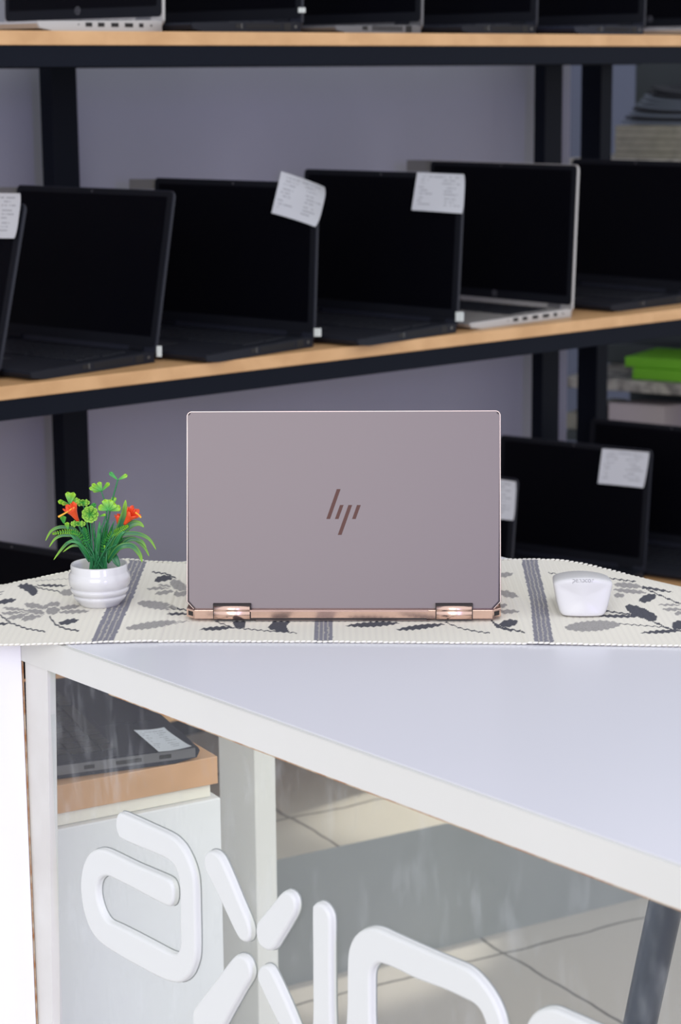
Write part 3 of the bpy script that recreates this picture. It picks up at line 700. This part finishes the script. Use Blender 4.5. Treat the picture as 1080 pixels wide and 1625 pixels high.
for q_ in ((740,213,885,226,26),(740,240,905,256,20),(740,268,795,270,22),(965,316,1075,318,10),(985,340,1090,340,16),(1045,362,1090,355,18)): LZ(*d4, *q_, GR, .6)
# off-frame repeats of the floral motif so the cloth goes on past the picture
for ox in (-330, 1180): 
    lens(ox, 960, ox+60, 950, 12, GR); lens(ox+40, 985, ox+110, 975, 9, GR); line([(ox+10, 1000), (ox+90, 1010)], 3, DK); lens(ox+100, 930, ox+150, 940, 11, DK)
def stripe(tops, bots, mids=None):
    ys = [tops[2], bots[2]] if not mids else [tops[2], mids[2], bots[2]]
    ls = [tops[0], bots[0]] if not mids else [tops[0], mids[0], bots[0]]
    rr = [tops[1], bots[1]] if not mids else [tops[1], mids[1], bots[1]]
    lft = np.interp(PY, ys, ls); rgt = np.interp(PY, ys, rr); u = (PX-lft)/(rgt-lft)
    u = u + .012*np.sin(PY*.9)
    inb = (u > 0) & (u < 1)
    ph = (u*4) % 1
    paint(inb, SL, .93)
    for k_ in (1, 2, 3):
        gap = inb & (np.abs(u - k_/4 - .012*np.sin(PY*.3+k_)) < .034); paint(gap, np.array((.46, .44, .40)), .9)
stripe((205, 232, 892), (143, 178, 1021), (178, 212, 946))
stripe((828, 853, 895), (848, 879, 1024), (841, 867, 954))
stripe((503, 527, 893), (497.5, 528, 1024))
me = bpy.data.meshes.new('table_runner')
idx = np.arange(nx*ny).reshape(ny, nx)
q4 = np.stack([idx[:-1, :-1], idx[:-1, 1:], idx[1:, 1:], idx[1:, :-1]], -1).reshape(-1, 4)
me.vertices.add(nx*ny); me.vertices.foreach_set('co', P.reshape(-1).astype(np.float32))
me.loops.add(q4.size); me.loops.foreach_set('vertex_index', q4.reshape(-1).astype(np.int32))
me.polygons.add(len(q4)); me.polygons.foreach_set('loop_start', (np.arange(len(q4))*4).astype(np.int32))
me.update(calc_edges=True)
me.polygons.foreach_set('use_smooth', np.ones(len(q4), bool))
at = me.color_attributes.new('pattern', 'FLOAT_COLOR', 'POINT')
at.data.foreach_set('color', np.concatenate([np.clip(colr, 0, 1), np.ones((ny, nx, 1))], -1).reshape(-1).astype(np.float32))
me.materials.append(M['cloth'])
run = bpy.data.objects.new('table_runner', me); COL.objects.link(run)
md = run.modifiers.new('thickness', 'SOLIDIFY'); md.thickness = .0009; md.offset = -1
tag(run, 'cream woven runner with grey flowers, dark leaves and striped bands laid across the counter', 'table runner')
bm = NB()
def braid(seq, step=.0046):
    acc = 0; last = None; k = 0
    for p in seq:
        p = V(p)
        if last is not None and (p-last).length < step: continue
        d_ = (p-last).normalized() if last is not None else V((1, 0, 0)); last = p; k += 1
        mt = Matrix.Translation(p + UP*.0004) @ Matrix.Rotation(math.atan2(d_.y, d_.x)+.35, 4, 'Z') @ Matrix.Diagonal((.0029, .0012*random.uniform(.85, 1.2), .0011, 1))
        bmesh.ops.create_icosphere(bm, subdivisions=2, radius=1, matrix=mt)
braid([P[0, i] + np.array((0, -.0008, 0)) for i in range(nx)]); obj('braided_edging', bm, M['braid'], run, smooth=True); bm = NB()
braid([P[-1, i] + np.array((0, .0006, 0)) for i in range(nx)]); obj('braided_edging', bm, M['braid'], run, smooth=True)
# ------------------------------------------------------------------ the main laptop
hl, hr = onZ(295, 985, CZ+.002), onZ(795, 985, CZ+.002)
ux = (hr-hl); ux.z = 0; wd = ux.length; ux.normalize(); rzL = math.atan2(ux.y, ux.x)
ZL = CZ+.0026
sl_ = thing('convertible_laptop', V((hl.x, hl.y, ZL)), 'rose-grey laptop seen from behind with copper hinges and slanted logo, on the runner', 'laptop', rzL)
Dp = .1945
# base, gem-cut rear corners
def base_out(c): return [(c, 0), (wd-c, 0), (wd, c*1.0), (wd, Dp-.006), (wd-.006, Dp), (.006, Dp), (0, Dp-.006), (0, c*1.0)]
bm = NB(); prism(bm, [V((x, y, .0015)) for x, y in base_out(.0085)], UP, .0085, .0006, 2)
hb_ = obj('base', bm, M['copper'], sl_)
bm = NB(); prism(bm, [V((x, y, .0101)) for x, y in [(.012, .012), (wd-.012, .012), (wd-.002, .02), (wd-.002, Dp-.004), (.002, Dp-.004), (.002, .02)]], UP, .0012, .0004, 1); obj('deck', bm, M['coppers'], hb_)
bm = NB(); box(bm, (.062, -.0004, .0003), (wd-.072, .003, .0022)); obj('rear_vent', bm, M['dark'], hb_)
bm = NB(); box(bm, (.068, -.0007, -.0004), (wd-.068, .0015, .0003)); obj('foot_strip', bm, M['lidedge'], hb_)
for sgn, cx in ((1, 0), (-1, wd)):
    bm = NB()
    n_ = V((-sgn, -1, 0)).normalized(); t_ = V((sgn, -1, 0)).normalized(); c0_ = V((cx+sgn*.00425, .00425, .0058))
    for u0, u1 in ((-.0035, .0035),):
        pts = [c0_+t_*u0+UP*-.0022, c0_+t_*u1+UP*-.0022, c0_+t_*u1+UP*.0022, c0_+t_*u0+UP*.0022]
        prism(bm, [p-n_*.0005 for p in pts], n_, .0007)
    obj('corner_port', bm, M['dark'], hb_)
bm = NB()
for k in range(6):
    for j in range(13): box(bm, (.022+j*.0203, .03+k*.018, .0113), (.0395+j*.0203, .0455+k*.018, .0123))
obj('keyboard', bm, M['coppers'], hb_)
# lid
rcL = math.radians(13.6); LL = .1938; z_h = .0084
Rl = Matrix.Translation((0, .0045, z_h)) @ Matrix.Rotation(-rcL, 4, 'X')
c1 = .0085
def lid_out(ins=0, r=.004):
    o_ = []
    for cx, cy, a0 in ((wd-r, LL-r, 0), (r, LL-r, 90)):
        for i in range(6):
            a_ = math.radians(a0+18*i); o_.append((cx+(r-ins)*math.cos(a_), cy+(r-ins)*math.sin(a_)))
    o_ += [(ins, c1), (c1, ins-.0005), (wd-c1, ins-.0005), (wd-ins, c1)]
    return o_
bm = NB(); prism(bm, [V((x, .0042, y)) for x, y in lid_out()], V((0, -1, 0)), .0034, .0004, 1); bmesh.ops.transform(bm, matrix=Rl, verts=bm.verts)
ld = obj('lid_rim', bm, M['lidedge'], sl_)
bm = NB(); prism(bm, [V((x, .003, y)) for x, y in lid_out(.0007)], V((0, -1, 0)), .0034, .0022, 5); bmesh.ops.transform(bm, matrix=Rl, verts=bm.verts)
lo_ = obj('lid', bm, M['lid'], sl_)
for p in lo_.data.polygons: p.use_smooth = len(p.vertices) < 6
bm = NB(); box(bm, (.004, .0040, .012), (wd-.004, .0048, LL-.004)); bmesh.ops.transform(bm, matrix=Rl, verts=bm.verts); obj('screen', bm, M['screen'], sl_)
nL = (rootmat(sl_) @ Rl).to_3x3() @ V((0, -1, 0)); pL = (rootmat(sl_) @ Rl) @ V((0, -.0004, 0))
bars = [[(418,125),(463,125),(335,490),(290,490)],[(457,320),(500,320),(438,490),(395,490)],[(560,320),(605,320),(475,685),(430,685)],[(665,320),(710,320),(648,490),(605,490)]]
bm = NB()
for br in bars: prism(bm, [onP(480+x/7.714, 760+y/7.714, pL, nL) for x, y in br], nL, .0004)
obj('logo', bm, M['bronze'], sl_, True)['label'] = 'dark bronze slanted four-bar logo'
bm = NB()
box(bm, (.062, -.0012, .0086), (wd-.07, .0006, .0104)); obj('hinge_gap_line', bm, M['coppers'], sl_)
def lx(px): return (px-295)/500*wd
for x0_, x1_ in ((340, 397), (692.5, 748.5)):
    a_, b_ = lx(x0_), lx(x1_)
    bm = NB(); box(bm, (a_-.0009, -.0009, .0004), (b_+.0009, .004, .0160)); hg = obj('hinge_recess', bm, M['dark'], sl_)
    bm = NB()
    pr_ = [V((a_, .006, .0012)), V((a_, -.0016, .0012)), V((a_, -.0026, .0020)), V((a_, -.0029, .0050)), V((a_, -.0029, .0078)), V((a_, -.0021, .0086))] + [V((a_, .0015-.0042*math.sin(t), .0104+.0046*math.cos(t))) for t in [math.radians(95-95*i/8) for i in range(9)]] + [V((a_, .006, .0150))]
    prism(bm, pr_, V((1, 0, 0)), b_-a_); h_ = obj('hinge', bm, M['copper'], hg)
    for p in h_.data.polygons: p.use_smooth = abs(p.normal.x) < .5
# ------------------------------------------------------------------ white mouse
mc = onZ(925, 981, zr); 
mo = thing('computer_mouse', V((mc.x, mc.y, zr+.0006)), 'rounded white mouse standing on the runner to the right of the laptop', 'mouse', math.radians(-3))
bm = NB(); Lm = .085; rings = []
for t, ins_ in ((0, .55), (.006, .18), (.03, .03), (.12, 0), (.25, 0), (.4, 0), (.55, 0), (.7, .02), (.83, .06), (.93, .14), (.98, .28), (1, .6)):
    h = .0385*(1-.30*max(0, (t-.15)/.85)**1.6)*(1-ins_*.18); zb = .0385*ins_*.16
    wb, wt = .0228*(1-ins_*.5), .0296*(1-ins_*.42)*(1-.10*t)
    pr_ = [(x*wb, zb) for x in (-.8, -.4, 0, .4, .8)] + [(wb, zb+.0015), (wb*.5+wt*.5, h*.38), (wt*.97, h*.72), (wt, h*.80), (wt*.93, h*.865)]
    pr_ += [(wt*x, h*(1-.14*x*x)) for x in (.7, .35, 0, -.35, -.7)] + [(-wt*.93, h*.865), (-wt, h*.80), (-wt*.97, h*.72), (-wb*.5-wt*.5, h*.38), (-wb, zb+.0015)]
    rings.append([bm.verts.new((x, t*Lm + .007*(x/.03)**2*(1-t) + .004*(z_/.04)*(1-t), z_)) for x, z_ in pr_])
N = len(rings[0])
for i in range(len(rings)-1):
    for k in range(N): bm.faces.new((rings[i][k], rings[i][(k+1) % N], rings[i+1][(k+1) % N], rings[i+1][k]))
bm.faces.new(rings[0][::-1]); bm.faces.new(rings[-1])
o = obj('body', bm, M['mouse'], mo, smooth=True); md = o.modifiers.new('sub', 'SUBSURF'); md.levels = 1; md.render_levels = 2
bm = NB(); prism(bm, [V((x-.019, y+.014, -.0004)) for x, y in rrect(.038, .062, .01)], UP, .002); obj('foot_pad', bm, M['tape'], mo)
tcu = bpy.data.curves.new('brand_text', 'FONT'); tcu.body = 'penbcor'; tcu.size = .0062; tcu.align_x = 'CENTER'; tcu.extrude = .0001
to = bpy.data.objects.new('brand_text', tcu); COL.objects.link(to)
bpy.context.view_layer.update()
dg = bpy.context.evaluated_depsgraph_get(); tm = bpy.data.meshes.new_from_object(to.evaluated_get(dg)); bpy.data.objects.remove(to)
tm.materials.clear(); tm.materials.append(M['mousetext'])
mob = o.evaluated_get(bpy.context.evaluated_depsgraph_get())
inv = rootmat(mo).inverted(); ctr = inv @ onZ(924.5, 924, CZ+.036)
to = bpy.data.objects.new('brand_text', tm); COL.objects.link(to); to.parent = mo
ori = inv @ CAM
for vtx in tm.vertices:
    tgt = V((ctr.x + vtx.co.x, ctr.y, ctr.z)) + V((0, .25, .97))*vtx.co.y
    d_ = (tgt-ori).normalized(); hit, loc, nr, fi = mob.ray_cast(ori, d_)
    vtx.co = (loc + nr*.00015) if hit else tgt
# ------------------------------------------------------------------ potted artificial plant
pc = onZ(159, 959, zr); PO = V((pc.x, pc.y, zr+.0004))
po = thing('plant_pot', PO, 'small ribbed white ceramic pot standing on the runner at the left', 'pot')
prof = [(.018, 0), (.0205, .0004), (.0215, .003), (.0245, .006), (.0262, .009), (.0264, .0102), (.0262, .0108), (.0252, .0114), (.0253, .0121), (.0276, .0134), (.0291, .0165), (.0293, .0180), (.0290, .0188), (.0279, .0194), (.0280, .0201), (.0300, .0222), (.0308, .028), (.0305, .033), (.0290, .0355), (.0283, .037), (.0284, .043), (.0277, .0447), (.0266, .0440), (.0262, .040), (.026, .020), (.02, .012), (.004, .0105)]
prof = [(r*1.0, z*.94) for r, z in prof]
bm = NB(); lathe(bm, prof, V((0, 0, 0)), 72); obj('bowl', bm, M['ceramic'], po, smooth=True)
pt = thing('artificial_plant', PO+UP*.013, 'artificial green plant with orange trumpet flowers growing out of the white pot', 'plant')
bm = NB(); tube(bm, [V((PO.x, PO.y, zr+.0135)), V((PO.x, PO.y, zr+.020))], .0185, 24); obj('base_plug', bm, M['soil'], pt, True)
NY = V((0, -1, 0))
def E_(x, y, dy=0): return onP(60+x/5.4, 740+y/5.4, PO + V((0, dy, 0)), NY)
SCL = 1/5.4*2.08/FPX
YG, MG, DG = (.30, .60, .03), (.045, .33, .055), (.010, .135, .045)
def tint(o_, vals):
    at_ = o_.data.color_attributes.new('tint', 'FLOAT_COLOR', 'POINT')
    for i_, c3 in enumerate(vals): at_.data[i_].color = (*c3, 1)
def mixc(a_, b_, t): return tuple(a_[i]*(1-t)+b_[i]*t for i in range(3))
def ribbon(pts2, w_, base=DG, tip=YG, dys=None, name='leaf', t0=.55, fold=.25):
    n_ = len(pts2); dys = dys or [0]+[random.uniform(-.012, .012)]*(n_-1)
    pts = spline([E_(x, y, dys[i]) for i, (x, y) in enumerate(pts2)], 7); n_ = len(pts)
    bm = NB(); cols = []; prev = None
    for i, p in enumerate(pts):
        t = i/(n_-1); d_ = (pts[min(i+1, n_-1)]-pts[max(i-1, 0)]).normalized()
        vd = (CAM-p).normalized(); sd = d_.cross(vd).normalized(); up_ = sd.cross(d_)
        hw = w_*SCL/2*max(.03, (math.sin(math.pi*min(1, .12+.88*t))**.75))
        row = [bm.verts.new(p - sd*hw + up_*hw*fold), bm.verts.new(p - sd*hw*.5 + up_*hw*fold*.4), bm.verts.new(p), bm.verts.new(p + sd*hw*.5 + up_*hw*fold*.4), bm.verts.new(p + sd*hw + up_*hw*fold)]
        c3 = mixc(base, tip, min(1, max(0, (t-t0)/(1-t0)))); c4 = mixc(c3, tip, .3)
        cols += [c4, c3, mixc(c3, DG, .25), c3, c4]
        if prev:
            for k in range(4): bm.faces.new((prev[k], prev[k+1], row[k+1], row[k]))
        prev = row
    o_ = obj(name, bm, M['leaf'], pt, True, smooth=True, solid=.0005); tint(o_, cols); return o_
def stem_(pts2, w_, dys=None, name='stem'):
    dys = dys or [0]*len(pts2); bm = NB()
    tube(bm, spline([E_(x, y, dys[i]) for i, (x, y) in enumerate(pts2)], 6), w_*SCL/2, 6); return obj(name, bm, M['stem'], pt, True, smooth=True)
def heart(cx, cy, tx, ty, w_, dy, dyt, tip=YG, base=MG, parent=pt):
    """one heart-shaped leaflet from (cx,cy) to (tx,ty)"""
    A = E_(cx, cy, dy); B = E_(tx, ty, dyt); d_ = B-A; vd = (CAM-A).normalized(); sd = d_.normalized().cross(vd); nn = sd.cross(d_.normalized())
    bm = NB(); cols = []; rows = []
    for i in range(9):
        t = i/8; wv_ = w_*SCL/2*(t**.7)*(1 if t < .75 else math.sqrt(max(0, 1-((t-.75)/.25)**2))*1.0+.0)
        notch = 0; row = []
        for k in range(7):
            u = (k-3)/3; tt = t - (.27*(1-abs(u))**1.4)*t**4
            p = A + d_*tt + sd*(u*max(wv_, .0001)) + nn*(abs(u)*wv_*.35 - .1*d_.length*math.sin(t*math.pi))
            row.append(bm.verts.new(p)); cols.append(mixc(base, tip, min(1, t**1.7+.2*abs(u)*t)))
        rows.append(row)
    for i in range(8):
        for k in range(6): bm.faces.new((rows[i][k], rows[i][k+1], rows[i+1][k+1], rows[i+1][k]))
    o_ = obj('leaf', bm, M['leaf'], parent, True, smooth=True, solid=.0005); tint(o_, cols); return o_
# bundled stems at the base
for i in range(9):
    x = 450+i*17; xt = 440 + i*19+random.uniform(-20, 20)
    stem_([(x+5, 905), (x, 800), (xt, 640-random.uniform(0, 80))], 15, [.0, random.uniform(-.004, .006), random.uniform(-.008, .008)])
for i in range(3): stem_([(455+i*62, 900), (462+i*55, 830), (468+i*48, 770)], 40, [.002, .002, 0], 'stem')
for q_, w_ in (([(440,800),(340,565),(220,520),(120,550),(65,640)],30), ([(430,790),(350,620),(230,590),(150,620),(98,692)],28), ([(430,800),(330,650),(260,655),(195,720),(135,802)],28),
    ([(450,800),(400,700),(300,680),(215,735)],24),
    ([(600,820),(680,610),(830,575),(950,620),(1014,716)],36), ([(600,820),(700,650),(820,620),(910,690),(953,772)],36), ([(600,820),(690,700),(800,680),(870,750),(893,822)],50),
    ([(610,800),(680,625),(780,510),(860,487),(910,522)],62), ([(560,800),(690,560),(735,420),(752,288)],68), ([(600,830),(760,640),(880,640),(930,700)],34)):
    ribbon(q_, w_)
ribbon([(640,740),(665,800),(700,862)], 62, DG, DG, [0, -.004, -.006])
for q_, w_ in (([(470,820),(430,650),(425,520)],26), ([(500,820),(520,600),(530,470)],30), ([(560,820),(610,600),(650,480)],28), ([(440,820),(330,640),(270,580)],24), ([(600,820),(700,600),(750,560)],30), ([(520,820),(570,560),(600,450)],30), ([(480,820),(400,560),(380,500)],26), ([(450,800),(350,660),(240,650)],24), ([(510,820),(490,640),(470,520)],26), ([(540,820),(560,660),(560,520)],24), ([(580,820),(630,650),(700,600)],26)):
    ribbon(q_, w_, mixc(DG, MG, random.random()*.6), (.03, .26, .06), t0=.3)
random.seed(11)
for k in range(22):
    xt = random.uniform(290, 720); yt = random.uniform(440, 640)+abs(xt-500)*.2
    stem_([(random.uniform(455, 590), 880), (510+(xt-510)*.35, 740), (xt, yt)], random.uniform(7, 11), [random.uniform(-.004, .006), random.uniform(-.008, .01), random.uniform(-.016, .014)])
# fern fronds
def fern(pts2, ll, tip=YG):
    sp_ = spline([V((x, y, 0)) for x, y in pts2], 7); n_ = len(sp_); stem_(pts2, 7, name='frond'); k0 = int(n_*.3)
    for i in range(k0, n_, 1):
        p = sp_[i]; d_ = (sp_[min(i+1, n_-1)]-sp_[i-1]).normalized(); nn = V((-d_.y, d_.x, 0)); l_ = ll*math.sin(math.pi*(.25+.7*(i-k0)/(n_-k0)))
        for sg in (1, -1):
            e = p + nn*sg*l_ + d_*l_*.5
            ribbon([(p.x, p.y), ((p.x+e.x)/2, (p.y+e.y)/2), (e.x, e.y)], 11, mixc(MG, tip, (i-k0)/(n_-k0)*.8), mixc(MG, tip, min(1, .2+(i-k0)/(n_-k0))), [0, -.001, -.002], 'leaflet', .1)
fern([(450,800),(370,600),(260,560),(130,578)], 24); fern([(560,800),(600,620),(680,560),(770,512)], 30); fern([(450,820),(390,680),(300,560)], 30, MG); fern([(480,820),(420,640),(400,530)], 26, MG); fern([(540,820),(560,660),(590,560)], 22, MG); fern([(590,820),(640,680),(720,620)], 22, MG)
# clover heads
stem_([(480,820),(400,560),(280,330)], 11, [0, .004, .004])
for tx, ty in ((172,298),(255,218),(308,222),(352,280),(205,318)): heart(275, 328, tx, ty, 62, .004, random.uniform(-.006, .010))
stem_([(520,820),(590,420),(545,215)], 11, [0, .006, .008])
for tx, ty, w_ in ((438,185,42),(462,150,48),(522,132,52),(612,140,50),(470,212,40)): heart(548, 212, tx, ty, w_, .008, random.uniform(0, .014))
stem_([(560,820),(610,420),(685,115)], 15, [0, .004, .004])
for tx, ty in ((612,50),(768,72)): heart(685, 118, tx, ty, 44, .004, .006, MG if tx < 650 else YG)
stem_([(500,800),(520,620),(600,375)], 12, [-.004, -.008, -.010])
for tx, ty in ((518,345),(572,282),(628,284),(712,352),(668,318)): heart(600, 378, tx, ty, 74, -.010, random.uniform(-.012, -.002))
heart(640, 340, 655, 262, 60, 0, .006)
def rosette(cx, cy, R_, dy, tilt=1., n3=(9, 7, 5)):
    for L_, nn in enumerate(n3):
        rr_ = R_*(1-.28*L_)
        for k in range(nn):
            a_ = 2*math.pi*(k+.5*L_)/nn
            heart(cx, cy, cx+rr_*math.cos(a_), cy+rr_*math.sin(a_)*tilt - L_*4, rr_*.72, dy-.001*L_, dy-.002-.0028*L_, mixc(YG, (.35, .62, .12), .5), MG)
rosette(448, 412, 76, -.012)
stem_([(480,820),(460,620),(448,420)], 12, [0, -.006, -.011])
rosette(385, 312, 62, .002, .45, (8, 5)); stem_([(470,820),(430,520),(388,325)], 10)
rosette(345, 492, 66, -.006, .3, (8, 5)); stem_([(460,820),(400,620),(350,500)], 10)
heart(225, 495, 215, 425, 80, 0, -.004, (.10, .45, .04)); heart(258, 545, 248, 478, 56, -.004, -.006, YG); heart(420, 360, 500, 325, 60, .004, 0, MG)
heart(520, 430, 582, 412, 30, -.01, -.012); heart(570, 715, 572, 678, 22, -.01, -.012)
# trumpet flowers
def trumpet(nx_, ny_, mx, my, mw, dy0, dy1, label=None, pist=None, pet=6):
    A = E_(nx_, ny_, dy0); B = E_(mx, my, dy1); ax_ = (B-A); Ln = ax_.length; ax_.normalize(); s1 = ax_.cross(UP).normalized(); s2 = ax_.cross(s1)
    bm = NB(); n_ = 36; rings = []; R_ = mw*SCL/2
    for i in range(9):
        t = i/8; r_ = R_*(.16+.5*t+.34*t**4); rings.append([])
        for k in range(n_):
            a_ = 2*math.pi*k/n_; ext = Ln*t + (Ln*.22*abs(math.cos(pet*a_/2)) if i == 8 else 0); rk_ = r_*(1+(.12*abs(math.cos(pet*a_/2)) if i == 8 else 0))
            rings[-1].append(bm.verts.new(A + ax_*ext + (s1*math.cos(a_)+s2*math.sin(a_))*rk_))
    for i in range(8):
        for k in range(n_): bm.faces.new((rings[i][k], rings[i][(k+1) % n_], rings[i+1][(k+1) % n_], rings[i+1][k]))
    f_ = obj('flower', bm, M['flower'], pt, True, smooth=True, solid=.0005)
    if label: f_['label'] = label
    bm = NB()
    for k in range(4):
        a_ = 2*math.pi*k/4+.4; tube(bm, [A+ax_*Ln*.4, A+ax_*Ln*1.3+(s1*math.cos(a_)+s2*math.sin(a_))*R_*.35], .0006, 6)
    obj('stamen', bm, M['flower'], f_, True)
    if pist:
        bm = NB(); tube(bm, [E_(x, y, dy1-.006) for x, y in pist], [.0009, .0007, .0011], 6); obj('pistil', bm, M['stamen'], f_, True)
trumpet(345, 472, 285, 362, 118, -.002, -.006, 'orange trumpet flower leaning left', [(312,352),(245,395),(176,434)])
trumpet(742, 497, 812, 402, 120, .0, -.006, 'orange trumpet flower leaning right', [(835,395),(860,412),(884,440)])
trumpet(688, 515, 690, 432, 62, .006, .006, 'small upright orange flower bud', None, 4)
stem_([(480,820),(420,600),(346,474)], 11); stem_([(570,820),(660,640),(742,497)], 11); stem_([(560,820),(640,640),(688,515)], 11, [0, .004, .006])
